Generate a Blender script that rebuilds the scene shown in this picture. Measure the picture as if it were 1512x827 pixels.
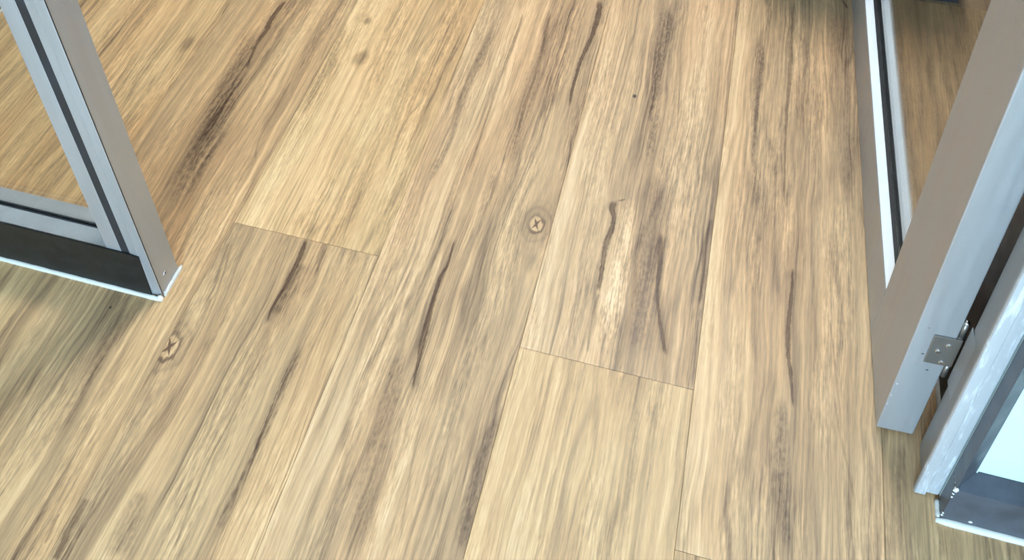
import bpy, bmesh, math, random
from mathutils import Matrix, Vector

for o in list(bpy.data.objects):
    bpy.data.objects.remove(o)
scene = bpy.context.scene
COL = scene.collection

# ------------------------------------------------------------------ camera
cam_d = bpy.data.cameras.new('camera')
cam = bpy.data.objects.new('camera', cam_d)
COL.objects.link(cam)
RX = Vector((0.9666047833607379, 0.25563585304500575, -0.01804171339129393))
RY = Vector((0.1377983203267169, -0.5778148508428145, -0.8044511303122341))
RZ = Vector((-0.21607132086252637, 0.7751001927386219, -0.5937447898864248))
m = Matrix.Identity(4)
for i in range(3):
    m[i][0] = RX[i]; m[i][1] = -RY[i]; m[i][2] = -RZ[i]
m[0][3], m[1][3], m[2][3] = 0.19085, -0.61680, 1.28266
cam.matrix_world = m
cam_d.sensor_fit = 'HORIZONTAL'
cam_d.sensor_width = 36.0
cam_d.lens = 1483.03 / 1512 * 36
cam_d.shift_y = -594.5 / 1512          # the photograph is the lower part of a taller frame
cam_d.clip_start = 0.02
scene.camera = cam

# ------------------------------------------------------------------ world, daylight, exposure
world = bpy.data.worlds.new('world')
scene.world = world
world.use_nodes = True
world.node_tree.nodes['Background'].inputs[0].default_value = (0.86, 0.93, 1.0, 1)
world.node_tree.nodes['Background'].inputs[1].default_value = 0.35

sv = scene.view_settings
sv.view_transform = 'Standard'
sv.look = 'None'
sv.gamma = 1.0
sv.use_curve_mapping = False
sv.exposure = 0.06
scene.cycles.max_bounces = 6
scene.cycles.diffuse_bounces = 3
scene.cycles.glossy_bounces = 3
scene.cycles.denoising_prefilter = 'FAST'
scene.cycles.adaptive_threshold = 0.015

def area_light(name, loc, direction, sx, sy, power, col):
    d = bpy.data.lights.new(name, 'AREA')
    d.shape = 'RECTANGLE'; d.size = sx; d.size_y = sy
    d.energy = power; d.color = col
    o = bpy.data.objects.new(name, d); COL.objects.link(o)
    o.location = loc
    o.rotation_euler = Vector(direction).to_track_quat('-Z', 'Y').to_euler()
    return o

DAY_POWER = 138
LED_OFFICE = 52.0
LED_REAR = 9.0
LED_HALL = 1.2
# daylight coming in at the window of the hall behind the photographer
area_light('window_daylight', (0.10, -2.5, 0.85), (0, 1, 0), 1.0, 1.4, DAY_POWER, (0.46, 0.74, 1.0))

# ------------------------------------------------------------------ mesh helpers
def link(o):
    COL.objects.link(o); return o

def add_box(bm, x0, x1, y0, y1, z0, z1, bev=0.0, seg=1):
    r = bmesh.ops.create_cube(bm, size=1.0)
    vs = r['verts']
    for v in vs:
        v.co = Vector(((x0 + x1) / 2 + v.co.x * (x1 - x0), (y0 + y1) / 2 + v.co.y * (y1 - y0), (z0 + z1) / 2 + v.co.z * (z1 - z0)))
    if bev > 0:
        es = {e for v in vs for e in v.link_edges}
        bmesh.ops.bevel(bm, geom=list(es), offset=bev, segments=seg, affect='EDGES', profile=0.5)

def add_prism(bm, pts, axis, a, b):
    """profile pts (2D) swept along an axis from a to b; pts order: x->(y,z), y->(x,z), z->(x,y)"""
    def P(p, t):
        return {'x': (t, p[0], p[1]), 'y': (p[0], t, p[1]), 'z': (p[0], p[1], t)}[axis]
    A = [bm.verts.new(P(p, a)) for p in pts]
    B = [bm.verts.new(P(p, b)) for p in pts]
    n = len(pts)
    bm.faces.new(A); bm.faces.new(B)
    for i in range(n):
        bm.faces.new((A[i], A[(i + 1) % n], B[(i + 1) % n], B[i]))

def add_cyl(bm, p0, p1, r0, r1=None, seg=16, bev=0):
    r1 = r0 if r1 is None else r1
    p0 = Vector(p0); p1 = Vector(p1); d = p1 - p0
    q = d.to_track_quat('Z', 'Y').to_matrix().to_4x4()
    mat = Matrix.Translation((p0 + p1) / 2) @ q
    bmesh.ops.create_cone(bm, cap_ends=True, segments=seg, radius1=r0, radius2=r1, depth=d.length, matrix=mat)

def add_ball(bm, c, rx, ry, rz, sub=2):
    r = bmesh.ops.create_icosphere(bm, subdivisions=sub, radius=1.0)
    for v in r['verts']:
        v.co = Vector((c[0] + v.co.x * rx, c[1] + v.co.y * ry, c[2] + v.co.z * rz))

def obj(name, bm, mat, parent=None, smooth=False):
    """one mesh object; coordinates are in the parent's own frame (parent is only translated/turned)"""
    bmesh.ops.recalc_face_normals(bm, faces=bm.faces[:])
    me = bpy.data.meshes.new(name)
    bm.to_mesh(me); bm.free()
    if smooth:
        for p in me.polygons: p.use_smooth = True
    me.materials.append(mat)
    o = link(bpy.data.objects.new(name, me))
    if parent is not None:
        o.parent = parent
    return o

def wbox(name, mat, parent, *a, bev=0.0008, seg=2, off=(0, 0, 0)):
    """box given in world coordinates, stored relative to the parent's origin"""
    bm = bmesh.new()
    add_box(bm, a[0] - off[0], a[1] - off[0], a[2] - off[1], a[3] - off[1], a[4] - off[2], a[5] - off[2], bev, seg)
    return obj(name, bm, mat, parent)

def empty(name, loc, rz=0.0, label=None, cat=None, group=None, kind=None):
    o = link(bpy.data.objects.new(name, None))
    o.empty_display_size = 0.1
    o.location = loc; o.rotation_euler = (0, 0, rz)
    return tag(o, label, cat, group, kind)

def tag(o, label=None, cat=None, group=None, kind=None):
    if label: o['label'] = label
    if cat: o['category'] = cat
    if group: o['group'] = group
    if kind: o['kind'] = kind
    return o

# ------------------------------------------------------------------ node helpers
class NT:
    def __init__(self, tree):
        self.t = tree; self.n = tree.nodes; self.l = tree.links
    def val(self, sock, v):
        if isinstance(v, bpy.types.NodeSocket): self.l.new(v, sock)
        else: sock.default_value = v
    def math(self, op, a, b=None, c=None, clamp=False):
        n = self.n.new('ShaderNodeMath'); n.operation = op; n.use_clamp = clamp
        self.val(n.inputs[0], a)
        if b is not None: self.val(n.inputs[1], b)
        if c is not None: self.val(n.inputs[2], c)
        return n.outputs[0]
    def add(self, a, b): return self.math('ADD', a, b)
    def sub(self, a, b): return self.math('SUBTRACT', a, b)
    def mul(self, a, b): return self.math('MULTIPLY', a, b)
    def mad(self, a, b, c): return self.math('MULTIPLY_ADD', a, b, c)
    def rng(self, v, a, b, c=0.0, d=1.0, smooth=True):
        n = self.n.new('ShaderNodeMapRange')
        n.interpolation_type = 'SMOOTHSTEP' if smooth else 'LINEAR'
        self.val(n.inputs[0], v)
        for i, k in enumerate((a, b, c, d)): self.val(n.inputs[1 + i], k)
        return n.outputs[0]
    def vec(self, x, y, z=0.0):
        n = self.n.new('ShaderNodeCombineXYZ')
        for i, k in enumerate((x, y, z)): self.val(n.inputs[i], k)
        return n.outputs[0]
    def noise(self, v, scale=1.0, detail=2.0, rough=0.5, dist=0.0):
        n = self.n.new('ShaderNodeTexNoise')
        self.val(n.inputs['Vector'], v)
        n.inputs['Scale'].default_value = scale; n.inputs['Detail'].default_value = detail
        n.inputs['Roughness'].default_value = rough; n.inputs['Distortion'].default_value = dist
        return n.outputs[0]
    def curve(self, v, pts, vector=False):
        n = self.n.new('ShaderNodeFloatCurve')
        self.val(n.inputs['Value'], v)
        c = n.mapping.curves[0]
        pts = sorted(pts)
        while len(c.points) < len(pts): c.points.new(0.5, 0.5)
        for p, q in zip(c.points, pts):
            p.location = q; p.handle_type = 'VECTOR' if vector else 'AUTO_CLAMPED'
        n.mapping.update()
        return n.outputs[0]
    def ramp(self, v, stops):
        n = self.n.new('ShaderNodeValToRGB'); self.val(n.inputs[0], v)
        e = n.color_ramp.elements
        while len(e) < len(stops): e.new(0.5)
        for k, (p, c) in zip(e, stops):
            k.position = p; k.color = (*c, 1)
        return n.outputs[0]
    def mix(self, f, a, b, blend='MIX'):
        n = self.n.new('ShaderNodeMix'); n.data_type = 'RGBA'; n.blend_type = blend
        self.val(n.inputs[0], f)
        for s, v in ((n.inputs[6], a), (n.inputs[7], b)):
            if isinstance(v, bpy.types.NodeSocket): self.l.new(v, s)
            else: s.default_value = (*v, 1)
        return n.outputs[2]

def new_mat(name):
    mt = bpy.data.materials.new(name); mt.use_nodes = True
    k = NT(mt.node_tree)
    return mt, k, mt.node_tree.nodes['Principled BSDF']

def srgb(r, g, b):
    f = lambda c: (c / 12.92) if c <= 0.04045 else ((c + 0.055) / 1.055) ** 2.4
    return (f(r / 255), f(g / 255), f(b / 255))

def surface(name, col, rough=0.5, metal=0.0, spec=0.5, vary=0.06, scale=(14, 14, 14), bump=0.0, bscale=300, rvary=0.08):
    """plain coated surface with faint procedural unevenness"""
    mt, k, p = new_mat(name)
    g = k.n.new('ShaderNodeNewGeometry').outputs['Position']
    mp = k.n.new('ShaderNodeMapping'); k.l.new(g, mp.inputs[0]); mp.inputs['Scale'].default_value = scale
    ns = k.noise(mp.outputs[0], 1.0, 4, 0.6)
    lo = tuple(c * (1 - vary) for c in col); hi = tuple(min(1, c * (1 + vary)) for c in col)
    k.l.new(k.mix(k.rng(ns, 0.3, 0.7), lo, hi), p.inputs['Base Color'])
    k.l.new(k.rng(ns, 0.25, 0.75, max(0.02, rough - rvary), rough + rvary), p.inputs['Roughness'])
    p.inputs['Metallic'].default_value = metal
    p.inputs['Specular IOR Level'].default_value = spec
    if bump:
        b = k.n.new('ShaderNodeBump'); b.inputs['Strength'].default_value = bump; b.inputs['Distance'].default_value = 0.0005
        k.l.new(k.noise(g, bscale, 2), b.inputs['Height']); k.l.new(b.outputs[0], p.inputs['Normal'])
    return mt

M = {}
M['alu'] = surface('satin_aluminium', (0.44, 0.435, 0.43), 0.40, 0.55, 0.5, 0.04, (60, 60, 4), 0.05, 900)
def smeared_daylit(name, col, front_white):
    """satin metal with rubbed-on white smears (paint and sealant residue) and painted-in daylight on the front"""
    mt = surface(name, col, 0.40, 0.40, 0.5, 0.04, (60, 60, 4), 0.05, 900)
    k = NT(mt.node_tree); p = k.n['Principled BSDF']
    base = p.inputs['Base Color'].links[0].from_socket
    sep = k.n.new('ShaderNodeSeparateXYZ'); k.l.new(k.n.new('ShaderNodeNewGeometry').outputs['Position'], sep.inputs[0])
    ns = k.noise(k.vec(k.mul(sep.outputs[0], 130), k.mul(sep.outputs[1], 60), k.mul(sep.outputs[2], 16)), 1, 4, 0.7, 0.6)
    mk = k.mul(k.mad(k.rng(ns, 0.50, 0.68), 0.45, 0.35), k.rng(sep.outputs[1], 0.003, 0.0))  # also whitens the whole front: its daylight is painted in, beside the smears
    k.l.new(k.mix(mk, base, front_white), p.inputs['Base Color'])
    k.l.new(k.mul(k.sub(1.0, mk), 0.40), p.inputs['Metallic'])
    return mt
M['jamb'] = smeared_daylit('smeared_daylit_aluminium', (0.36, 0.35, 0.34), (0.74, 0.76, 0.77))
M['bead'] = surface('toplit_glazing_bead', (0.82, 0.84, 0.86), 0.35, 0.0, 0.5, 0.02, (60, 4, 60))  # whiter than the frame: light from above is put into the bead's colour
M['dark'] = surface('charcoal_aluminium', (0.014, 0.0125, 0.010), 0.5, 0.0, 0.22, 0.25, (30, 30, 30), 0.04, 700)
M['slate'] = surface('slate_grey_aluminium', (0.056, 0.063, 0.077), 0.40, 0.0, 0.5, 0.22, (30, 30, 30), 0.04, 700)
M['rubber'] = surface('black_rubber', (0.018, 0.019, 0.021), 0.55, 0.0, 0.4, 0.2)
M['sealant'] = surface('white_sealant', (0.70, 0.665, 0.59), 0.5, 0.0, 0.5, 0.05, (80, 80, 80), 0.3, 250)
M['panel'] = surface('white_panel', (0.58, 0.68, 0.65), 0.45, 0.0, 0.5, 0.02, (9, 9, 9))
M['steel'] = surface('brushed_steel', (0.27, 0.245, 0.215), 0.30, 0.7, 0.5, 0.03, (20, 20, 20), rvary=0.02)
M['chrome'] = surface('bright_screw_steel', (0.80, 0.80, 0.80), 0.15, 1.0, 0.5, 0.05)
M['wall'] = surface('painted_plaster', (0.42, 0.40, 0.37), 0.7, 0.0, 0.3, 0.03, (3, 3, 3), 0.1, 150)
M['ceil'] = surface('ceiling_tile', (0.78, 0.78, 0.76), 0.85, 0.0, 0.2, 0.03, (40, 40, 40), 0.2, 200)
M['cabinet'] = surface('charcoal_laminate', (0.035, 0.037, 0.045), 0.45, 0.0, 0.5, 0.15)
M['slab'] = surface('subfloor_screed', (0.10, 0.08, 0.06), 0.9, 0.0, 0.2, 0.2)

def glass_material():
    mt, k, p = new_mat('clear_glass')
    out = [n for n in k.n if n.type == 'OUTPUT_MATERIAL'][0]
    k.n.remove(p)
    tr = k.n.new('ShaderNodeBsdfTransparent')
    ns = k.noise(k.n.new('ShaderNodeNewGeometry').outputs['Position'], 6, 2)
    k.l.new(k.mix(ns, (0.965, 0.98, 0.97), (0.975, 0.99, 0.98)), tr.inputs[0])
    gl = k.n.new('ShaderNodeBsdfGlossy'); gl.inputs['Roughness'].default_value = 0.01
    lw = k.n.new('ShaderNodeLayerWeight'); lw.inputs[0].default_value = 0.5
    fz = k.mad(k.math('POWER', lw.outputs['Facing'], 5.0), 0.96, 0.04)
    mx = k.n.new('ShaderNodeMixShader')
    k.l.new(fz, mx.inputs[0]); k.l.new(tr.outputs[0], mx.inputs[1]); k.l.new(gl.outputs[0], mx.inputs[2])
    k.l.new(mx.outputs[0], out.inputs[0])
    return mt
M['glass'] = glass_material()

def emit_material(name, col, strength):
    mt, k, p = new_mat(name)
    p.inputs['Base Color'].default_value = (0.9, 0.9, 0.9, 1)
    p.inputs['Emission Color'].default_value = (*col, 1)
    p.inputs['Emission Strength'].default_value = strength
    return mt
M['led_office'] = emit_material('led_diffuser_office', (0.95, 0.98, 1.0), LED_OFFICE)
M['led_rear'] = emit_material('led_diffuser_rear', (0.95, 0.98, 1.0), LED_REAR)
M['led_hall'] = emit_material('led_diffuser_hall', (0.97, 0.98, 1.0), LED_HALL)

# ------------------------------------------------------------------ floor: vinyl planks
W = 0.228
STOPS = [(0.0, (0.070, 0.040, 0.024)), (0.22, (0.200, 0.145, 0.096)), (0.45, (0.365, 0.270, 0.170)),
         (0.68, (0.56, 0.42, 0.255)), (1.0, (0.80, 0.67, 0.455))]

def wood(name, x0, seed, bands, feats=(), warm=0.5, lift=0.0):
    """bands: list of (v, [(u, tone)...]) tone across the plank (u 0..1) at stations v along it."""
    mt, k, p = new_mat(name)
    sep = k.n.new('ShaderNodeSeparateXYZ')
    k.l.new(k.n.new('ShaderNodeNewGeometry').outputs['Position'], sep.inputs[0])
    X, Y = sep.outputs[0], sep.outputs[1]
    u = k.mul(k.sub(X, x0), 1 / W)
    # wandering grain
    w1 = k.noise(k.vec(k.mul(X, 5.0), k.mul(Y, 2.2), seed), 1, 2)
    w2 = k.noise(k.vec(k.mul(X, 40), k.mul(Y, 9), seed + 3.3), 1, 1)
    uw = k.add(u, k.add(k.mul(k.sub(w1, 0.5), 0.16), k.mul(k.sub(w2, 0.5), 0.05)))
    # knots pull the grain around them
    for f in feats:
        if f[0] == 'knot':
            _, kx, ky, r, st = f
            dx = k.mul(k.sub(X, kx), 1.0); dy = k.mul(k.sub(Y, ky), 0.35)
            d2 = k.add(k.mul(dx, dx), k.mul(dy, dy))
            g = k.math('EXPONENT', k.mul(d2, -1 / (2 * (2.2 * r) ** 2)))
            uw = k.add(uw, k.mul(k.mul(g, dx), -2.2 / W * 0.6))
    tone = None
    prev = None
    for v, pts in bands:
        c = k.curve(k.math('ADD', uw, 0.0, clamp=True), pts)
        tone = c if tone is None else k.mad(k.sub(c, tone), k.rng(Y, prev, v), tone)
        prev = v
    uX = k.mul(uw, W)
    # broad, medium and fine streaks along the plank
    n1 = k.noise(k.vec(k.mul(uX, 78), k.mul(Y, 1.0), seed * 1.7), 1, 2, 0.6)
    n2 = k.noise(k.vec(k.mul(uX, 300), k.mul(Y, 3.2), seed * 2.3), 1, 2, 0.6)
    n3 = k.noise(k.vec(k.mul(X, 430), k.mul(Y, 30), seed * 3.1), 1, 2, 0.7)
    n5 = k.noise(k.vec(k.mul(X, 330), k.mul(Y, 105), seed * 5.3), 1, 1, 0.6)
    n4 = k.noise(k.vec(k.mul(X, 14), k.mul(Y, 5), seed * 4.1), 1, 1, 0.6)
    mot = k.rng(k.noise(k.vec(k.mul(X, 26), k.mul(Y, 4), seed + 9), 1, 2), 0.42, 0.62)
    tone = k.mad(k.sub(n1, 0.5), 0.56, tone)
    tone = k.mad(k.sub(n2, 0.5), 0.50, tone)
    tone = k.mad(k.mul(k.sub(n3, 0.5), k.mad(mot, 0.46, 0.38)), 1.0, tone)
    tone = k.mad(k.mul(k.sub(n5, 0.5), mot), 0.22, tone)
    tone = k.mad(k.sub(n4, 0.5), 0.16, tone)
    # contour-like growth lines
    ph = k.mad(k.noise(k.vec(k.mul(uX, 16), k.mul(Y, 2.0), seed + 5), 1, 2), 46.0, k.mul(uX, 60))
    ring = k.math('POWER', k.mad(k.math('SINE', ph), 0.5, 0.5), 3.0)
    amt = k.rng(k.noise(k.vec(k.mul(X, 9), k.mul(Y, 2.2), seed + 15), 1, 1), 0.40, 0.62, 0.0, -0.15)
    tone = k.mad(ring, amt, tone)
    # long hair-thin dark grain lines
    n6 = k.noise(k.vec(k.mul(uX, 46), k.mul(Y, 0.9), seed + 51), 1, 2, 0.5)
    n7 = k.noise(k.vec(k.mul(uX, 95), k.mul(Y, 1.7), seed + 61), 1, 1, 0.5)
    hair = k.math('MAXIMUM', k.rng(k.math('ABSOLUTE', k.sub(n6, 0.52)), 0.028, 0.0), k.mul(k.rng(k.math('ABSOLUTE', k.sub(n7, 0.48)), 0.035, 0.0), 0.6))
    hm = k.rng(k.noise(k.vec(k.mul(X, 22), k.mul(Y, 3), seed + 71), 1, 2), 0.40, 0.62)
    tone = k.mad(k.mul(hair, hm), -0.22, tone)
    if lift: tone = k.add(tone, lift)
    col_feats = []
    for f in feats:
        if f[0] == 'crack':      # ('crack', [(y, x, halfwidth)...], strength, halo)
            _, pts, st, halo = f
            ys = [q[0] for q in pts]; ya, yb = min(ys), max(ys)
            xs = [q[1] for q in pts]; xa, xb = min(xs) - 0.003, max(xs) + 0.003
            ws = max(q[2] for q in pts)
            t = k.mul(k.sub(Y, ya), 1 / (yb - ya))
            tc = k.math('ADD', t, 0.0, clamp=True)
            xc = k.mad(k.curve(tc, [((q[0] - ya) / (yb - ya), (q[1] - xa) / (xb - xa)) for q in pts]), xb - xa, xa)
            hw = k.mul(k.curve(tc, [((q[0] - ya) / (yb - ya), q[2] / ws) for q in pts]), ws)
            wob = k.mul(k.sub(k.noise(k.vec(seed + xs[0] * 50, k.mul(Y, 38)), 1, 3, 0.6), 0.5), 0.0028)
            rag = k.mad(k.noise(k.vec(seed + 7 + xs[0] * 50, k.mul(Y, 150)), 1, 2), 1.1, 0.45)
            d = k.math('ABSOLUTE', k.sub(X, k.add(xc, wob)))
            ends = k.mul(k.rng(t, -0.01, 0.06), k.rng(t, 1.01, 0.94))
            hw2 = k.mad(k.mul(hw, rag), 1.0, 0.00025)
            q = k.math('DIVIDE', d, hw2)
            mk = k.mul(k.mul(k.rng(q, 1.15, 0.5), ends), k.mul(k.mad(k.rng(k.noise(k.vec(k.mul(X, 600), k.mul(Y, 70), seed + 2), 1, 2), 0.38, 0.6), -0.25, 1.0), k.mad(k.rng(q, 0.5, 0.0), -0.16 * st, st)))
            if halo:
                hm = k.mul(k.mul(k.rng(d, 0.012, 0.0), ends), halo)
                tone = k.mad(k.mul(hm, n3), -0.9, tone)
            col_feats.append((mk, (0.070, 0.030, 0.015)))
        elif f[0] == 'band':     # ('band', [(y, x, halfwidth)...], tone change): soft stained stripe in the wood, one with painted shadow
            _, pts, st = f
            ys = [q[0] for q in pts]; ya, yb = min(ys), max(ys)
            xs = [q[1] for q in pts]; xa, xb = min(xs) - 0.003, max(xs) + 0.003
            ws = max(q[2] for q in pts)
            t = k.mul(k.sub(Y, ya), 1 / (yb - ya)); tc = k.math('ADD', t, 0.0, clamp=True)
            xc = k.mad(k.curve(tc, [((q[0] - ya) / (yb - ya), (q[1] - xa) / (xb - xa)) for q in pts]), xb - xa, xa)
            hw = k.mul(k.curve(tc, [((q[0] - ya) / (yb - ya), q[2] / ws) for q in pts]), ws)
            wob = k.mul(k.sub(k.noise(k.vec(k.mul(X, 110), k.mul(Y, 9), seed + 21), 1, 4, 0.65), 0.5), 0.034)
            d = k.math('ABSOLUTE', k.sub(k.add(X, wob), xc))
            ends = k.mul(k.rng(t, 0.0, 0.16), k.rng(t, 1.0, 0.84))
            mk = k.mul(k.rng(k.math('DIVIDE', d, hw), 1.3, 0.4), ends)
            tone = k.mad(k.mul(mk, k.mad(k.rng(k.mad(n3, 0.5, k.mul(n5, 0.5)), 0.40, 0.60), 1.1, 0.42)), st, tone)
        elif f[0] == 'spot':     # ('spot', x, y, rx, ry, strength)
            _, sx, sy, rx, ry, st = f
            dx = k.mul(k.sub(X, sx), 1 / rx); dy = k.mul(k.sub(Y, sy), 1 / ry)
            d = k.math('SQRT', k.add(k.mul(dx, dx), k.mul(dy, dy)))
            col_feats.append((k.mul(k.rng(d, 1.1, 0.6), st), (0.07, 0.05, 0.035)))
        elif f[0] == 'knot':     # ('knot', x, y, r, strength): ringed knot with a light heart and dark cross checks
            _, kx, ky, r, st = f
            wz = k.mul(k.sub(k.noise(k.vec(k.mul(X, 90), k.mul(Y, 60), seed), 1, 2), 0.5), 0.7)
            dx = k.mad(wz, 0.35, k.mul(k.sub(X, kx), 1 / r)); dy = k.mad(wz, -0.3, k.mul(k.sub(Y, ky), 0.72 / r))
            rr = k.math('SQRT', k.add(k.mul(dx, dx), k.mul(dy, dy)))
            rd = k.add(rr, wz)
            rings = k.mul(k.mul(k.rng(k.math('SINE', k.mul(rd, 7.5)), -0.2, 1.0), k.rng(rd, 3.4, 1.0)), -0.09 * st)
            tone = k.add(tone, rings)
            tone = k.mad(k.rng(rd, 3.0, 0.9), -0.12 * st, tone)
            tone = k.mad(k.rng(rd, 0.95, 0.7), 0.24 * st, tone)
            rim = k.mul(k.rng(k.math('ABSOLUTE', k.sub(rd, 0.95)), 0.28, 0.05), 0.75 * st)
            col_feats.append((k.mul(rim, k.rng(k.sub(dx, dy), -1.2, 0.9)), (0.16, 0.085, 0.05)))
            cr = k.math('MINIMUM', k.math('ABSOLUTE', k.add(dx, k.mul(dy, 0.7))), k.math('ABSOLUTE', k.sub(dx, k.mul(dy, 0.9))))
            ck = k.mul(k.rng(k.sub(cr, k.mul(k.rng(rr, 0.85, 0.1), 0.16)), 0.07, -0.02), k.rng(rr, 0.95, 0.6))
            col_feats.append((k.mul(ck, 0.9 * st), (0.13, 0.062, 0.036)))
        elif f[0] == 'burl':     # ('burl', x, y, r, strength): small brown swirl without a heart
            _, kx, ky, r, st = f
            wz = k.mul(k.sub(k.noise(k.vec(k.mul(X, 70), k.mul(Y, 50), seed), 1, 2), 0.5), 0.9)
            dx = k.mul(k.sub(X, kx), 1 / r); dy = k.mul(k.sub(Y, ky), 0.6 / r)
            rd = k.add(k.math('SQRT', k.add(k.mul(dx, dx), k.mul(dy, dy))), wz)
            tone = k.mad(k.rng(rd, 1.3, 0.2), -0.34 * st, tone)
    col = k.ramp(k.math('ADD', tone, 0.0, clamp=True), STOPS)
    # slow drift between pinkish and yellow wood, grey-brown in the darkest stripes
    hue = k.noise(k.vec(k.mul(X, 13), k.mul(Y, 2.5), seed + 31), 1, 2)
    col = k.mix(k.rng(hue, 0.35, 0.68, 0.0, 0.75), col, k.mix(1.0, col, (1.04, 0.965, 0.92), 'MULTIPLY'))
    col = k.mix(1.0, col, (1.12 + 0.05 * warm, 0.970, 0.870 - 0.14 * warm), 'MULTIPLY')
    for mk, c in col_feats:
        col = k.mix(mk, col, c)
    k.l.new(col, p.inputs['Base Color'])
    k.l.new(k.rng(n2, 0.2, 0.8, 0.42, 0.58), p.inputs['Roughness'])
    p.inputs['Specular IOR Level'].default_value = 0.32
    b = k.n.new('ShaderNodeBump'); b.inputs['Strength'].default_value = 0.25; b.inputs['Distance'].default_value = 0.0004
    k.l.new(k.noise(k.vec(k.mul(X, 430), k.mul(Y, 30), seed * 3.1), 1, 1), b.inputs['Height']); k.l.new(b.outputs[0], p.inputs['Normal'])
    return mt

JOINTS = {-9: [-0.9, 0.6], -8: [-1.4, 0.1], -7: [-0.7, 0.8], -6: [-1.2, 0.32], -5: [-0.8, 0.724], -4: [-0.42, 1.104], -3: [-0.62, 0.904], -2: [-1.39, 0.1335], -1: [-0.66, 0.864], 0: [-1.47, 0.0535], 1: [-1.655, -0.131], 2: [-0.72, 1.0], 3: [-1.1, 0.42], 4: [-0.5, 0.9], 5: [-1.3, 0.2], 6: [-0.2]}
def generic(row, i):
    r = random.Random(row * 17 + i)
    c = [[(u / 8, r.uniform(.42, .80)) for u in range(9)] for _ in range(2)]
    return wood('wood_plank', row * W, row * 3.7 + i * 1.9, [(-.6, c[0]), (.6, c[1])])
# the planks in view: tones across each plank at stations along it, then its cracks, stripes and knots
PLANKS = {}
def plank(row, i, seed, bands, feats, warm=0.5):
    n = lambda c: [(j / (len(c) - 1), t) for j, t in enumerate(c)] if not isinstance(c[0], tuple) else c
    PLANKS[(row, i)] = wood('wood_plank', row * W, seed, [(v, n(c)) for v, c in bands], feats, warm)
plank(-3, 1, 4.2, [
    (-0.25, [0.6, 0.6, 0.55, 0.5, 0.5, 0.62, 0.62, 0.5, 0.62, 0.55]),
    (0.0, [0.6, 0.6, 0.68, 0.7, 0.62, 0.42, 0.5, 0.62, 0.66, 0.6]),
    (0.2, [0.6, 0.6, 0.6, 0.5, 0.46, 0.55, 0.62, 0.58, 0.62, 0.6]),
    (0.5, [0.55, 0.6, 0.6, 0.55, 0.46, 0.5, 0.58, 0.62, 0.5, 0.56]),
  ], [
    ('crack', [(0.4148, -0.5789, 0.00114), (0.4492, -0.5853, 0.00231), (0.482, -0.5885, 0.00352), (0.5065, -0.5873, 0.00475), (0.5375, -0.5903, 0.00541), (0.5897, -0.5866, 0.00246)], 0.9, 0.25),
    ('band', [(0.1173, -0.5593, 0.02459), (0.1789, -0.5605, 0.02741), (0.2433, -0.567, 0.02832), (0.3027, -0.5763, 0.02702), (0.3651, -0.5895, 0.02453), (0.4214, -0.5983, 0.01946), (0.4612, -0.6044, 0.01516), (0.5276, -0.6164, 0.00962)], -0.2),
    ('crack', [(0.2404, -0.476, 0.00155), (0.2888, -0.4894, 0.00212), (0.3213, -0.4897, 0.00215), (0.3651, -0.4912, 0.0022), (0.4079, -0.4915, 0.00168)], 0.35, 0.0),
    ('band', [(-0.2532, -0.5402, 0.00791), (-0.2135, -0.5377, 0.00892), (-0.1707, -0.5309, 0.00998), (-0.1266, -0.5342, 0.01112), (-0.0825, -0.5329, 0.01053), (-0.0096, -0.5322, 0.00914)], -0.16),  # partly a brown stripe, partly the stile's cast shadow painted into the wood
    ('crack', [(-0.3042, -0.4675, 0.00113), (-0.2909, -0.4688, 0.00152), (-0.2781, -0.4697, 0.00154), (-0.2723, -0.4701, 0.00116)], 0.5, 0.0),
    ('crack', [(-0.0783, -0.5203, 0.00088), (-0.0453, -0.5205, 0.00134), (-0.0218, -0.5194, 0.00091)], 0.3, 0.0),
    ('spot', -0.5581, -0.0306, 0.002, 0.0024, 0.9),
  ], 0.5)
plank(-2, 1, 7.1, [
    (-0.3, [0.5, 0.46, 0.6, 0.68, 0.58, 0.64, 0.6, 0.54, 0.72, 0.76]),
    (0.1, [0.62, 0.52, 0.6, 0.5, 0.52, 0.56, 0.58, 0.6, 0.63, 0.56]),
  ], [
    ('knot', -0.4501, -0.0605, 0.0131, 1.0),
    ('crack', [(-0.3157, -0.4469, 0.00373), (-0.2989, -0.4471, 0.00452), (-0.2809, -0.4496, 0.00382), (-0.2497, -0.449, 0.00078)], 0.55, 0.3),
    ('crack', [(0.0009, -0.3386, 0.00089), (0.0273, -0.3413, 0.00181), (0.0572, -0.3381, 0.00276), (0.0765, -0.3378, 0.00325), (0.1017, -0.3374, 0.00376), (0.1336, -0.3407, 0.00287)], 0.9, 0.35),
    ('band', [(0.0104, -0.3322, 0.00715), (0.0411, -0.3316, 0.00909), (0.0784, -0.3304, 0.00928), (0.1008, -0.3281, 0.00563)], -0.22),
    ('crack', [(-0.2749, -0.321, 0.00112), (-0.2292, -0.3253, 0.00154), (-0.1809, -0.3287, 0.00159), (-0.1347, -0.3268, 0.00164), (-0.0834, -0.326, 0.00152), (-0.0212, -0.3219, 0.00088)], 0.5, 0.0),
    ('band', [(-0.2612, -0.2816, 0.00449), (-0.2172, -0.2817, 0.00539), (-0.1717, -0.2804, 0.00476), (-0.1099, -0.2791, 0.00412), (-0.0047, -0.2757, 0.00351)], -0.2),
    ('band', [(-0.2994, -0.3836, 0.01488), (-0.2843, -0.3819, 0.01502), (-0.2224, -0.3873, 0.00784)], -0.16),
  ], 0.4)
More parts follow.
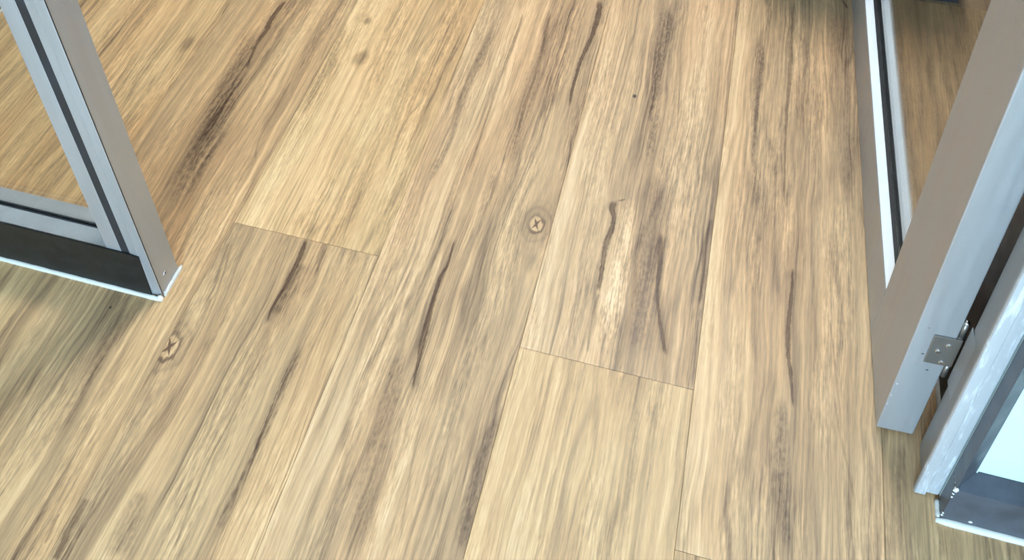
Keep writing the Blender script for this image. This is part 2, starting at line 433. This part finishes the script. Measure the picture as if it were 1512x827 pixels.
plank(-2, 2, 11.3, [
    (0.2, [0.8, 0.82, 0.81, 0.81, 0.75, 0.73, 0.71, 0.69, 0.7, 0.68]),
    (0.7, [0.74, 0.76, 0.76, 0.74, 0.7, 0.68, 0.6, 0.54, 0.58, 0.6]),
  ], [
    ('band', [(0.33, -0.4433, 0.00644), (0.3812, -0.4447, 0.0099), (0.4198, -0.4433, 0.0112), (0.4965, -0.4472, 0.00927), (0.6163, -0.4774, 0.00735)], -0.24),
    ('burl', -0.3959, 0.4859, 0.0137, 1.0),
    ('burl', -0.418, 0.5744, 0.0072, 1.1),
    ('crack', [(0.5506, -0.379, 0.00176), (0.5756, -0.3768, 0.00416), (0.597, -0.3769, 0.0042), (0.6411, -0.3759, 0.00183)], 0.32, 0.0),
    ('crack', [(0.2764, -0.2687, 0.00102), (0.3507, -0.2745, 0.00212), (0.3871, -0.2713, 0.00161), (0.4324, -0.2623, 0.00219), (0.4951, -0.2665, 0.00169), (0.5298, -0.2644, 0.00229), (0.5881, -0.2618, 0.00118)], 0.35, 0.0),
    ('crack', [(0.3151, -0.2514, 0.00104), (0.3779, -0.2506, 0.00192), (0.4451, -0.2475, 0.00198), (0.5007, -0.2439, 0.00113)], 0.3, 0.0),
    ('crack', [(0.2935, -0.3113, 0.00103), (0.3791, -0.3036, 0.00129), (0.4856, -0.305, 0.00113)], 0.2, 0.0),
    ('crack', [(0.1413, -0.3421, 0.00173), (0.1835, -0.3435, 0.00177), (0.2274, -0.3415, 0.00161), (0.2439, -0.3418, 0.00101)], 0.4, 0.0),
    ('crack', [(0.1391, -0.287, 0.00114), (0.1959, -0.2944, 0.00147), (0.2576, -0.2971, 0.00152), (0.3369, -0.3017, 0.00106)], 0.3, 0.0),
  ], 0.7)
plank(-1, 1, 14.9, [
    (-0.25, [0.76, 0.72, 0.66, 0.6, 0.52, 0.56, 0.64, 0.64, 0.56, 0.48, 0.6]),
    (0.2, [0.7, 0.62, 0.68, 0.6, 0.6, 0.58, 0.6, 0.6, 0.6, 0.63, 0.6]),
    (0.6, [0.7, 0.62, 0.56, 0.68, 0.7, 0.6, 0.52, 0.48, 0.5, 0.5, 0.54]),
  ], [
    ('crack', [(-0.0368, -0.1184, 0.00126), (0.001, -0.1229, 0.00257), (0.0302, -0.1268, 0.00436), (0.0521, -0.1286, 0.00486), (0.0746, -0.1304, 0.00358), (0.1197, -0.1326, 0.00275), (0.1477, -0.129, 0.00186), (0.1875, -0.131, 0.00095)], 0.9, 0.25),
    ('band', [(-0.2316, -0.1206, 0.01624), (-0.1932, -0.1253, 0.01668), (-0.1347, -0.1329, 0.01578), (-0.0991, -0.1352, 0.01454), (-0.0408, -0.1448, 0.01258), (-0.0007, -0.148, 0.00946), (0.028, -0.147, 0.00524)], -0.18),
    ('band', [(-0.2012, -0.0027, 0.0103), (-0.1626, -0.0064, 0.0136), (-0.1173, -0.0076, 0.01402), (-0.0771, -0.0048, 0.01118), (-0.0255, 0.0009, 0.00659)], -0.2),
    ('crack', [(-0.1905, -0.0342, 0.00112), (-0.1626, -0.0376, 0.00152), (-0.1182, -0.041, 0.00157), (-0.0706, -0.0431, 0.00081)], 0.3, 0.0),
    ('crack', [(-0.2011, -0.0752, 0.00075), (-0.1592, -0.082, 0.00123), (-0.0916, -0.093, 0.00129), (-0.0151, -0.0966, 0.00084)], 0.25, 0.0),
    ('crack', [(0.2979, -0.1461, 0.00101), (0.3548, -0.1465, 0.00156), (0.4178, -0.1478, 0.00193), (0.4785, -0.1498, 0.00243), (0.516, -0.1494, 0.00292), (0.5582, -0.1492, 0.00297), (0.616, -0.1479, 0.00235), (0.663, -0.1512, 0.0012)], 0.55, 0.12),
    ('crack', [(0.4029, -0.0926, 0.00106), (0.4592, -0.0934, 0.00195), (0.5668, -0.0939, 0.00228), (0.6196, -0.0979, 0.00233), (0.6713, -0.1025, 0.00179)], 0.5, 0.0),
    ('band', [(0.3094, -0.0899, 0.00907), (0.3898, -0.0892, 0.01258), (0.4964, -0.0957, 0.01545), (0.5702, -0.0935, 0.01369), (0.6896, -0.1017, 0.01203)], -0.16),
    ('crack', [(0.4664, -0.0225, 0.00162), (0.5154, -0.0255, 0.00276), (0.5594, -0.0254, 0.00337), (0.622, -0.0189, 0.00404), (0.6446, -0.0173, 0.00467), (0.6781, -0.0164, 0.00532), (0.7276, -0.0216, 0.00544)], 0.92, 0.1),
    ('band', [(0.2205, -0.1963, 0.00392), (0.2855, -0.1956, 0.00607), (0.3361, -0.1945, 0.00623), (0.4622, -0.197, 0.00661), (0.5742, -0.1925, 0.00695), (0.6482, -0.1969, 0.00598)], -0.2),
    ('knot', -0.0225, 0.2391, 0.0111, 1.0),
    ('burl', -0.0156, 0.1784, 0.0121, 0.35),
    ('crack', [(0.1274, -0.0727, 0.00091), (0.1804, -0.078, 0.00132), (0.2618, -0.0801, 0.00138), (0.3, -0.0766, 0.001)], 0.3, 0.0),
  ], 0.15)
plank(0, 1, 18.7, [
    (-0.3, [0.7, 0.75, 0.75, 0.73, 0.69, 0.71, 0.62, 0.69, 0.63, 0.69, 0.6]),
    (0.05, [0.7, 0.75, 0.75, 0.71, 0.69, 0.71, 0.63, 0.67, 0.63, 0.67, 0.6]),
  ], [
    ('crack', [(-0.1617, 0.0775, 0.00149), (-0.1366, 0.0779, 0.00265), (-0.1077, 0.0776, 0.0027), (-0.0793, 0.0801, 0.00078)], 0.28, 0.0),
    ('band', [(-0.1547, 0.1778, 0.00512), (-0.0798, 0.1684, 0.0054), (-0.018, 0.1624, 0.00562), (0.0487, 0.1541, 0.00419)], -0.1),
    ('band', [(-0.0894, 0.1899, 0.00305), (-0.0282, 0.1864, 0.00318), (0.0376, 0.1801, 0.00249)], -0.12),
    ('crack', [(-0.1057, 0.1265, 0.00046), (-0.0909, 0.1252, 0.00077), (-0.0734, 0.1185, 0.00063)], 0.25, 0.0),
  ], 0.4)
plank(0, 2, 22.3, [
    (0.1, [0.78, 0.74, 0.64, 0.63, 0.76, 0.66, 0.55, 0.56, 0.58, 0.58, 0.5]),
    (0.6, [0.74, 0.69, 0.6, 0.62, 0.54, 0.48, 0.5, 0.6, 0.62, 0.6, 0.54]),
  ], [
    ('crack', [(0.3075, 0.0878, 0.00392), (0.313, 0.095, 0.00294)], 0.6, 0.0),
    ('crack', [(0.1557, 0.0847, 0.00271), (0.1725, 0.0848, 0.00319), (0.1937, 0.0837, 0.00369), (0.2298, 0.0824, 0.00423), (0.251, 0.0848, 0.00428), (0.2722, 0.086, 0.00385), (0.2969, 0.0795, 0.00536), (0.3079, 0.0847, 0.0049)], 0.88, 0.25),
    ('crack', [(0.0676, 0.0877, 0.00103), (0.0927, 0.0854, 0.00174), (0.1113, 0.0854, 0.00176), (0.1344, 0.0855, 0.00214), (0.1551, 0.0862, 0.00135)], 0.5, 0.1),
    ('band', [(0.0742, 0.1098, 0.01373), (0.1314, 0.1056, 0.01597), (0.1945, 0.1085, 0.0147), (0.2723, 0.105, 0.01342), (0.3316, 0.1001, 0.01187)], 0.16),
    ('crack', [(0.0884, 0.1877, 0.00256), (0.1129, 0.1798, 0.00277), (0.1458, 0.1706, 0.0023), (0.1849, 0.1628, 0.00272), (0.2082, 0.1627, 0.00413), (0.2488, 0.1579, 0.00376), (0.2678, 0.1562, 0.0019)], 0.75, 0.35),
    ('band', [(0.0666, 0.153, 0.01695), (0.1326, 0.1497, 0.01939), (0.2038, 0.1453, 0.02019), (0.2819, 0.1433, 0.01916), (0.3796, 0.1394, 0.01411)], -0.16),
    ('crack', [(0.1708, 0.2215, 0.00178), (0.204, 0.222, 0.00272), (0.2611, 0.2202, 0.00281), (0.3115, 0.2237, 0.00144)], 0.6, 0.2),
    ('crack', [(0.058, 0.2254, 0.00108), (0.1033, 0.2246, 0.00111), (0.1511, 0.2228, 0.00114)], 0.5, 0.0),
    ('spot', 0.0776, 0.515, 0.00369, 0.00443, 0.95),
    ('band', [(0.3622, 0.1212, 0.00601), (0.4333, 0.1189, 0.00727), (0.5084, 0.1112, 0.00862), (0.5949, 0.1055, 0.0101), (0.646, 0.1065, 0.01262), (0.757, 0.0985, 0.01566)], -0.2),
    ('crack', [(0.4509, 0.1563, 0.00104), (0.5503, 0.147, 0.00153), (0.6602, 0.1367, 0.00161), (0.7649, 0.1311, 0.0012)], 0.3, 0.0),
    ('crack', [(0.4112, 0.2136, 0.00202), (0.4917, 0.2077, 0.00421), (0.5641, 0.2027, 0.00327), (0.6754, 0.1987, 0.00172)], 0.22, 0.0),
  ], 0.05)
plank(1, 2, 26.9, [
    (-0.1, [0.76, 0.74, 0.7, 0.62, 0.58, 0.5, 0.52, 0.58, 0.62, 0.63, 0.58]),
    (0.15, [0.76, 0.72, 0.66, 0.62, 0.56, 0.56, 0.58, 0.6, 0.6, 0.58, 0.52]),
    (0.6, [0.72, 0.72, 0.58, 0.54, 0.6, 0.5, 0.58, 0.56, 0.52, 0.48, 0.46]),
  ], [
    ('crack', [(0.061, 0.3502, 0.00122), (0.1073, 0.3451, 0.00252), (0.1331, 0.3415, 0.00273), (0.1612, 0.3399, 0.00347), (0.1819, 0.3404, 0.00307), (0.2219, 0.3424, 0.00224), (0.259, 0.3428, 0.00092)], 0.85, 0.3),
    ('band', [(-0.111, 0.3472, 0.00947), (-0.0727, 0.3432, 0.01047), (-0.0279, 0.338, 0.01157), (0.0215, 0.3365, 0.01115), (0.078, 0.3388, 0.0066)], -0.2),
    ('crack', [(0.3636, 0.3261, 0.00097), (0.4284, 0.3242, 0.00161), (0.523, 0.3222, 0.00231), (0.6233, 0.3235, 0.00331), (0.7111, 0.3234, 0.00229), (0.8118, 0.3231, 0.0018)], 0.6, 0.15),
    ('band', [(0.3172, 0.2838, 0.00382), (0.4171, 0.279, 0.00502), (0.5385, 0.2741, 0.0064), (0.6715, 0.2712, 0.00567), (0.7272, 0.27, 0.00465)], -0.22),
    ('crack', [(0.5082, 0.3867, 0.00103), (0.6133, 0.3833, 0.00152), (0.6863, 0.3778, 0.0018), (0.7528, 0.3745, 0.00116)], 0.4, 0.0),
    ('crack', [(0.8129, 0.4175, 0.00237), (0.8245, 0.4128, 0.00297), (0.8325, 0.408, 0.00239)], 0.7, 0.0),  # dark end beside the door: shading painted in, drawn as a crack
    ('band', [(0.3632, 0.42, 0.01147), (0.4876, 0.4135, 0.01631), (0.6607, 0.4049, 0.02216), (0.8302, 0.3985, 0.02628)], -0.12),
    ('crack', [(-0.0294, 0.4234, 0.00114), (0.0067, 0.4159, 0.00155), (0.0444, 0.4065, 0.0016), (0.0849, 0.3998, 0.00082)], 0.3, 0.0),
    ('crack', [(0.045, 0.4089, 0.00112), (0.1119, 0.4021, 0.00133), (0.1942, 0.393, 0.00088)], 0.28, 0.0),
    ('crack', [(0.1889, 0.2526, 0.00107), (0.3091, 0.2514, 0.00134), (0.433, 0.248, 0.00102)], 0.25, 0.0),
  ], 0.2)
plank(1, 1, 30.1, [
    (-0.3, [0.6, 0.58, 0.62, 0.6, 0.64, 0.6]),
    (0, [0.6, 0.58, 0.62, 0.6, 0.64, 0.6]),
  ], [
  ], 0.45)
plank(2, 1, 33.3, [
    (-0.1, [0.6, 0.55, 0.6, 0.63, 0.56, 0.62, 0.6]),
    (0.6, [0.55, 0.6, 0.5, 0.58, 0.48, 0.55, 0.5]),
  ], [
    ('crack', [(-0.0542, 0.5678, 0.00145), (-0.0289, 0.5662, 0.00147), (-0.0154, 0.5633, 0.00074)], 0.45, 0.0),
    ('band', [(-0.0807, 0.4649, 0.00653), (-0.002, 0.4717, 0.00688), (0.0544, 0.4778, 0.00633)], -0.14),
    ('band', [(-0.0672, 0.5172, 0.00507), (-0.048, 0.5193, 0.00514), (-0.0306, 0.5184, 0.00371)], -0.16),
  ], 0.35)
plank(-4, 1, 37.7, [
    (0, [0.66, 0.62, 0.7, 0.66, 0.6, 0.66, 0.7, 0.6]),
    (0.5, [0.62, 0.66, 0.55, 0.64, 0.68, 0.6, 0.64, 0.62]),
  ], [
    ('crack', [(0.3717, -0.7019, 0.00114), (0.4005, -0.7028, 0.00173), (0.4332, -0.7043, 0.00117)], 0.2, 0.0),
    ('burl', -0.7082, 0.4424, 0.0129, 0.6),
    ('band', [(0.1085, -0.8163, 0.00815), (0.1688, -0.8114, 0.00945), (0.254, -0.808, 0.00874), (0.3631, -0.8017, 0.00689)], -0.14),
  ], 0.75)
plank(-5, 1, 41.1, [
    (0, [0.62, 0.6, 0.7, 0.66, 0.6, 0.66, 0.7, 0.6]),
    (0.5, [0.62, 0.66, 0.55, 0.64, 0.68, 0.6, 0.5, 0.62]),
  ], [
  ], 0.75)


floor = wbox('floor', M['slab'], None, -2.1, 1.6, -2.6, 2.6, -0.03, -0.0052, bev=0)
tag(floor, kind='structure')
Y0, Y1 = -2.58, 2.58
GAP = 0.00018
for row, joints in JOINTS.items():
    ys = [Y0] + [j for j in joints if Y0 < j < Y1] + [Y1]
    for i in range(len(ys) - 1):
        ya, yb = ys[i], ys[i + 1]
        mat = PLANKS.get((row, i)) or generic(row, i)
        bm = bmesh.new()
        add_box(bm, row * W + GAP, (row + 1) * W - GAP, ya + GAP, yb - GAP, -0.005, 0.0, 0.0005, 1)
        obj('plank', bm, mat, floor)

# ------------------------------------------------------------------ glazed partition left of the doorway
H = 2.30
L0 = (-0.79, 0.0, 0.0)
gp = empty('glazed_partition', L0, 0, 'glazed partition with light metal post and dark kick plate left of the open doorway', 'partition')
def lbox(name, mat, *a, bev=0.0007, seg=2): return wbox(name, M[mat], gp, *a, bev=bev, seg=seg, off=L0)
bm = bmesh.new()      # post: slim front flange with a fine lengthwise step
ox = L0[0]
add_prism(bm, [(-0.5205 - ox, 0.0), (-0.5085 - ox, 0.0), (-0.5080 - ox, 0.0007), (-0.4968 - ox, 0.0007), (-0.4957 - ox, 0.0018), (-0.4957 - ox, 0.0435), (-0.4972 - ox, 0.045), (-0.5205 - ox, 0.045)], 'z', 0.002, H)
obj('post', bm, M['alu'], gp)
lbox('seam', 'rubber', -0.4960, -0.49545, 0.0017, 0.0030, 0.006, H, bev=0)
lbox('seal', 'rubber', -0.5332, -0.5203, 0.0004, 0.045, 0.0955, H, bev=0)
lbox('stile', 'alu', -0.5565, -0.5330, 0.0, 0.0475, 0.0945, H)
bm = bmesh.new()      # bottom rail with a glazing groove in its top
oy = 0
add_prism(bm, [(0.0003, 0.003), (0.0003, 0.0940), (0.0013, 0.0950), (0.0235, 0.0950), (0.0235, 0.086), (0.0305, 0.086), (0.0305, 0.0950), (0.0490, 0.0950), (0.05, 0.0940), (0.05, 0.003)], 'x', -1.088 - ox, -0.5207 - ox)
obj('bottom_rail', bm, M['alu'], gp)
lbox('glazing_gasket', 'rubber', -1.088, -0.5340, 0.0237, 0.0254, 0.0862, 0.0958, bev=0.0003)
lbox('glazing_gasket', 'rubber', -1.088, -0.5340, 0.0288, 0.0303, 0.0862, 0.0958, bev=0.0003)
lbox('glass_pane', 'glass', -1.080, -0.5345, 0.0256, 0.0286, 0.0865, H - 0.04, bev=0)
lbox('top_rail', 'alu', -1.088, -0.5340, 0.0, 0.05, H - 0.05, H)
bm = bmesh.new()      # dark kick plate, its right end cut slightly aslant
add_prism(bm, [(-1.088 - ox, 0.0045), (-0.5105 - ox, 0.0045), (-0.5078 - ox, 0.0935), (-0.520 - ox, 0.0960), (-1.088 - ox, 0.0945)], 'y', -0.0022, 0.0)
obj('kick_plate', bm, M['dark'], gp)

def sealant_line(name, parent, p0, p1, w, h, off, seed, n=40):
    """hand-run bead of sealant on the floor between two points"""
    rnd = random.Random(seed)
    p0 = Vector(p0); p1 = Vector(p1); d = (p1 - p0); t = d.normalized(); s = Vector((-t.y, t.x, 0))
    bm = bmesh.new(); prev = None
    for i in range(n + 1):
        c = p0 + d * (i / n) - Vector(off)
        k = 1 + rnd.uniform(-0.08, 0.08)
        if i in (0, n): k *= 0.6
        ring = [bm.verts.new(c + s * (a * w * k) + Vector((0, 0, b * h * k))) for a, b in ((-0.5, 0.0), (-0.42, 0.45), (-0.1, 0.9), (0.3, 1.0), (0.5, 1.0), (0.5, 0.0))]
        if prev:
            for j in range(6): bm.faces.new((prev[j], prev[(j + 1) % 6], ring[(j + 1) % 6], ring[j]))
        else: bm.faces.new(ring)
        prev = ring
    bm.faces.new(prev)
    return obj(name, bm, M['sealant'], parent, smooth=True)
sealant_line('sealant', gp, (-1.088, -0.0042, 0), (-0.4935, -0.0042, 0), 0.0048, 0.0042, L0, 1, 60)
sealant_line('sealant', gp, (-0.4938, 0.002, 0), (-0.4938, 0.0505, 0), 0.0042, 0.0045, L0, 2, 14)
bm = bmesh.new(); add_ball(bm, (-0.4965 - ox, -0.0030, 0.004), 0.0050, 0.0036, 0.0048); obj('sealant_blob', bm, M['sealant'], gp, True)
bm = bmesh.new(); add_cyl(bm, (-0.4962 - ox, 0.0190, 0.0305), (-0.4950 - ox, 0.0190, 0.0305), 0.0036, 0.0031, 20)
cap = obj('screw_cap', bm, M['alu'], gp)
bm = bmesh.new(); add_cyl(bm, (-0.4952 - ox, 0.0190, 0.0305), (-0.4948 - ox, 0.0190, 0.0305), 0.0014, 0.0014, 6)
obj('socket', bm, M['rubber'], cap)

# partition closing the office on its left, seen through the glass at the picture's corner
S0 = (-1.115, 1.3, 0)
sp = empty('glazed_partition', S0, 0, 'side partition with dark base rail and white floor sealant, seen through glass in the top left corner', 'partition')
def sbox(name, mat, *a, bev=0.0007): return wbox(name, M[mat], sp, *a, bev=bev, off=S0)
sbox('bottom_rail', 'dark', -1.140, -1.090, 0.052, 2.56, 0.004, 0.095)
sbox('glass_pane', 'glass', -1.118, -1.112, 0.10, 2.50, 0.090, H - 0.04, bev=0)
sbox('post', 'alu', -1.140, -1.090, 0.0515, 0.0965, 0.0955, H)
sbox('post', 'alu', -1.140, -1.090, 2.51, 2.555, 0.0955, H)
sbox('top_rail', 'alu', -1.140, -1.090, 0.097, 2.509, H - 0.05, H)
sealant_line('sealant', sp, (-1.0872, 2.55, 0), (-1.0872, 0.056, 0), 0.0058, 0.0050, S0, 5, 80)

# ------------------------------------------------------------------ door leaf standing open
DX, DY, DZ = 0.4480, 0.0600, 0.0065
door = empty('door_1', (DX, DY, 0), math.radians(1.76), None, None, None, 'structure')
door['label'] = 'open glazed door with light metal frame hinged on the right jamb'
T = 0.0430; DL = 0.945; DH = 2.20; SW = 0.1245; RH = 0.1035
def dbox(name, mat, *a, parent=None, bev=0.0010, seg=2):
    bm = bmesh.new(); add_box(bm, *a, bev, seg); return obj(name, bm, M[mat], parent or door)
dbox('hinge_stile', 'alu', 0, T, 0, SW, DZ, DH, bev=0.0016, seg=3)
dbox('lock_stile', 'alu', 0, T, DL - SW, DL, DZ, DH)
def door_rail(name, z0, z1, up):
    bm = bmesh.new()
    g0, g1 = 0.0138, 0.0272
    if up: pr = [(0.0, z0), (0.0, z1 - 0.001), (0.001, z1), (g0, z1), (g0, z1 - 0.010), (g1, z1 - 0.010), (g1, z1), (T - 0.001, z1), (T, z1 - 0.001), (T, z0)]
    else: pr = [(0.0, z1), (0.0, z0), (g0, z0), (g0, z0 + 0.010), (g1, z0 + 0.010), (g1, z0), (T, z0), (T, z1)]
    add_prism(bm, pr, 'y', SW - 0.0005, DL - SW + 0.0005)
    return obj(name, bm, M['alu'], door)
door_rail('bottom_rail', DZ, RH, True)
door_rail('top_rail', DH - 0.10, DH, False)
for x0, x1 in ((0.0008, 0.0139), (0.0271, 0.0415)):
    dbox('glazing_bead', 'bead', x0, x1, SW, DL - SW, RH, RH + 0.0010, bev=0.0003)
for x0, x1 in ((0.0140, 0.0199), (0.0226, 0.0270)):
    dbox('glazing_gasket', 'rubber', x0, x1, SW, DL - SW, RH - 0.0098, RH - 0.0004, bev=0.0006)
dbox('glass_pane', 'glass', 0.0200, 0.0225, SW + 0.0005, DL - SW - 0.0005, RH - 0.0095, DH - 0.092, bev=0)
dbox('bottom_seal', 'rubber', 0.012, 0.031, 0.004, DL - 0.004, 0.0042, DZ + 0.0005, bev=0)

def hinge(zc, first):
    """butt hinge: leaf screwed on the door's edge, five-knuckle barrel, leaf on the jamb"""
    hh = 0.0275
    x1 = T + 0.0062; x0 = T - 0.0235
    bm = bmesh.new(); add_box(bm, x0, x1, -0.0022, 0.0005, zc - hh, zc + hh, 0.0009, 2)
    h = obj('hinge', bm, M['steel'], door)
    if first: h['label'] = 'small steel hinge with three bright screws'
    for sx, sz in ((0.0377, 0.0130), (0.0297, -0.0010), (0.0377, -0.0215)):
        bm = bmesh.new()
        add_cyl(bm, (sx, -0.0022, zc + sz), (sx, -0.0034, zc + sz), 0.0036, 0.0027, 18)
        s = obj('screw', bm, M['chrome'], h)
    bx, by = T + 0.0036, 0.0030
    segs = [(-0.054, -0.0285), (-0.0275, 0.0275), (0.0285, 0.054)]
    for a, b in segs:
        bm = bmesh.new(); add_cyl(bm, (bx, by, zc + a), (bx, by, zc + b), 0.0034, None, 18)
        obj('knuckle', bm, M['steel'], h, True)
    bm = bmesh.new(); add_ball(bm, (bx, by, zc + 0.055), 0.0036, 0.0036, 0.003); obj('pin_tip', bm, M['chrome'], h, True)
    bm = bmesh.new(); add_box(bm, T + 0.0072, T + 0.0082, -0.034, -0.004, zc - 0.052, zc + 0.060, 0.0003, 1)
    obj('jamb_leaf', bm, M['alu'], h)
for i, zc in enumerate((0.1985, 1.10, 2.02)): hinge(zc, i == 0)
# scratches and small dents on the door edge
for sx, sz, r in ((0.0165, 0.1835, 0.0011), (0.0275, 0.153, 0.0012), (0.0120, 0.2355, 0.0006)):
    bm = bmesh.new(); add_ball(bm, (sx, -0.00005, sz), r * 1.5, 0.0002, r, 1); obj('dent', bm, M['rubber'], door, True)
for sx, sz, r in ((0.0035, 0.112, 0.0011), (0.0025, 0.085, 0.0010), (0.0022, 0.065, 0.0008)):
    bm = bmesh.new(); add_ball(bm, (sx, -0.0001, sz), r, 0.0004, r * 1.4, 1); obj('paint_chip', bm, M['sealant'], door, True)

# ------------------------------------------------------------------ right jamb
J0 = (0.505, 0.02, 0)
jb = empty('trim_1', J0, 0, None, None, None, 'structure')
jb['label'] = 'light metal door jamb right of the open door'
jx, jy = J0[0], J0[1]
bm = bmesh.new()      # profile with a front lip, a shallow raised fillet and a rebate
prof = [(0.4895, -0.0010), (0.4903, -0.0030), (0.5020, -0.0030), (0.5020, 0.0540), (0.4998, 0.0540), (0.4998, 0.0490), (0.4990, 0.0480), (0.4990, 0.0040), (0.4895, 0.0035)]
add_prism(bm, [(a - jx, b - jy) for a, b in prof], 'z', 0.0015, H)
prof = [(0.5021, -0.0029), (0.5028, -0.0022), (0.5145, -0.0022), (0.5160, -0.0010), (0.5160, 0.0540), (0.5021, 0.0540)]
add_prism(bm, [(a - jx, b - jy) for a, b in prof], 'z', 0.0075, H)
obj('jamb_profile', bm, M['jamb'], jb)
bm = bmesh.new(); add_ball(bm, (0.5155 - jx, -0.0060, 0.0030), 0.0030, 0.0045, 0.004); obj('sealant_blob', bm, M['sealant'], jb, True)

# ------------------------------------------------------------------ panelled partition right of the doorway
P0 = (0.95, -0.01, 0)
pp = empty('panel_partition', P0, 0, 'white panel partition with mitred charcoal frame right of the door jamb', 'partition')
px_, py_ = P0[0], P0[1]
XR = 1.48
def ring_prism(name, A, B, mat):
    bm = bmesh.new()
    A = [bm.verts.new((a - px_, b - py_, c)) for a, b, c in A]; B = [bm.verts.new((a - px_, b - py_, c)) for a, b, c in B]
    bm.faces.new(A); bm.faces.new(B); n = len(A)
    for i in range(n): bm.faces.new((A[i], A[(i + 1) % n], B[(i + 1) % n], B[i]))
    return obj(name, bm, M[mat], pp)
wbox('bottom_rail', M['slate'], pp, 0.5165, XR, -0.0250, -0.0036, 0.002, 0.0750, off=P0, bev=0.0008)
rp = [(0, -0.0244, 0.0750), (0, -0.0244, 0.0762), (1, -0.0048, 0.0850), (1, -0.0036, 0.0850), (1, -0.0036, 0.0750)]
ring_prism('bottom_bead', [(0.5172 + 0.0205 * a, b, c) for a, b, c in rp], [(XR, b, c) for a, b, c in rp], 'slate')
pr = [(0.5165, -0.0036, 0), (0.5165, -0.0250, 0), (0.5172, -0.0250, 0), (0.5378, -0.0048, 1), (0.5378, -0.0036, 1)]
ring_prism('stile', [(a, b, 0.0758 + 0.0092 * c) for a, b, c in pr], [(a, b, H) for a, b, c in pr], 'slate')
wbox('return_post', M['slate'], pp, 0.528, 0.575, 0.041, 0.165, 0.1205, H, off=P0)
wbox('return_base', M['rubber'], pp, 0.527, 0.576, 0.041, 0.166, 0.003, 0.120, off=P0)
sealant_line('sealant', pp, (0.5248, 0.160, 0), (0.5248, 0.060, 0), 0.0050, 0.0048, P0, 11, 16)
wbox('panel', M['panel'], pp, 0.5170, XR, -0.0034, 0.040, 0.005, H, off=P0)
wbox('edge_strip', M['panel'], pp, 0.5378, 0.5392, -0.0052, -0.0035, 0.0835, H, off=P0, bev=0.0002)
sealant_line('sealant', pp, (0.5120, -0.0275, 0), (XR, -0.0275, 0), 0.0066, 0.0052, P0, 7, 90)
sealant_line('sealant', pp, (0.5142, -0.0045, 0), (0.5142, -0.0255, 0), 0.0045, 0.0045, P0, 8, 8)
rnd = random.Random(4)
for (a, b, c, r) in ((0.5168, -0.0248, 0.0745, 0.0026), (0.5175, -0.0247, 0.0775, 0.0028), (0.5166, -0.0250, 0.066, 0.0015), (0.5166, -0.0251, 0.058, 0.0011), (0.5166, -0.0251, 0.012, 0.0016), (0.5168, -0.0251, 0.017, 0.0012), (0.5168, -0.018, 0.0775, 0.0009), (0.5167, -0.012, 0.0772, 0.0007)):
    bm = bmesh.new(); add_ball(bm, (a - px_, b - py_, c), r, r * 0.8, r * 1.2, 1)
    for v in bm.verts: v.co += Vector((rnd.uniform(-1, 1), rnd.uniform(-1, 1), rnd.uniform(-1, 1))) * r * 0.3
    obj('sealant_crumb', bm, M['sealant'], pp)
bm = bmesh.new(); add_ball(bm, (0.5470 - px_, -0.0251 - py_, 0.012), 0.0025, 0.0006, 0.0025, 1); obj('paint_spot', bm, M['sealant'], pp)

# ------------------------------------------------------------------ dark cabinet in the office behind the door
C0 = (0.66, 1.11, 0)
cb = empty('cabinet', C0, 0, 'low charcoal cabinet on the floor behind the door glass', 'cabinet')
def cbox(name, *a, parent=None, bev=0.002): return wbox(name, M['cabinet'], parent or cb, *a, bev=bev, off=C0)
cbox('plinth', 0.275, 1.045, 0.862, 1.34, 0.0, 0.055)
cbox('body', 0.26, 1.06, 0.872, 1.35, 0.056, 0.48)
cbox('top', 0.25, 1.07, 0.850, 1.36, 0.4805, 0.502)
for a, b in ((0.263, 0.6585), (0.6615, 1.057)):
    d = cbox('door', a, b, 0.853, 0.871, 0.060, 0.476)
    hx = b - 0.03 if a < 0.5 else a + 0.03
    bm = bmesh.new(); add_box(bm, hx - 0.005 - C0[0], hx + 0.005 - C0[0], 0.838 - C0[1], 0.853 - C0[1], 0.24, 0.36, 0.002, 2)
    obj('handle', bm, M['steel'], d)

# ------------------------------------------------------------------ room shell (outside the picture, seen in reflections)
def shell(name, mat, *a):
    o = wbox(name, M[mat], None, *a, bev=0); return tag(o, kind='structure')
shell('wall_back', 'wall', -2.1, 1.6, 2.6, 2.7, 0, 2.6)
shell('wall_right', 'wall', 1.5, 1.6, -2.6, 2.6, 0, 2.6)
shell('wall_left', 'wall', -2.2, -2.1, -2.6, 2.6, 0, 2.6)
shell('ceiling', 'ceil', -2.2, 1.6, -2.7, 2.7, 2.6, 2.7)
shell('trim_2', 'alu', -1.088, 1.48, 0.0, 0.05, H + 0.001, 2.599)

def ceiling_light(x, y, mat, label):
    o = empty('ceiling_light', (x, y, 2.6), 0, label, 'light', 'recessed ceiling panels')
    bm = bmesh.new(); add_box(bm, -0.28, 0.28, -0.28, 0.28, -0.012, -0.006); obj('diffuser', bm, M[mat], o)
    for a in ((-0.30, 0.30, -0.30, -0.281), (-0.30, 0.30, 0.281, 0.30), (-0.30, -0.281, -0.28, 0.28), (0.281, 0.30, -0.28, 0.28)):
        bm = bmesh.new(); add_box(bm, *a, -0.016, -0.001, 0.001, 1); obj('frame', bm, M['alu'], o)
ceiling_light(0.20, 1.35, 'led_office', 'square ceiling panel light over the middle of the office')
ceiling_light(1.05, 1.95, 'led_rear', 'square ceiling panel light over the office behind the cabinet')
ceiling_light(-0.15, -1.35, 'led_hall', 'square ceiling panel light over the hall before the doorway')
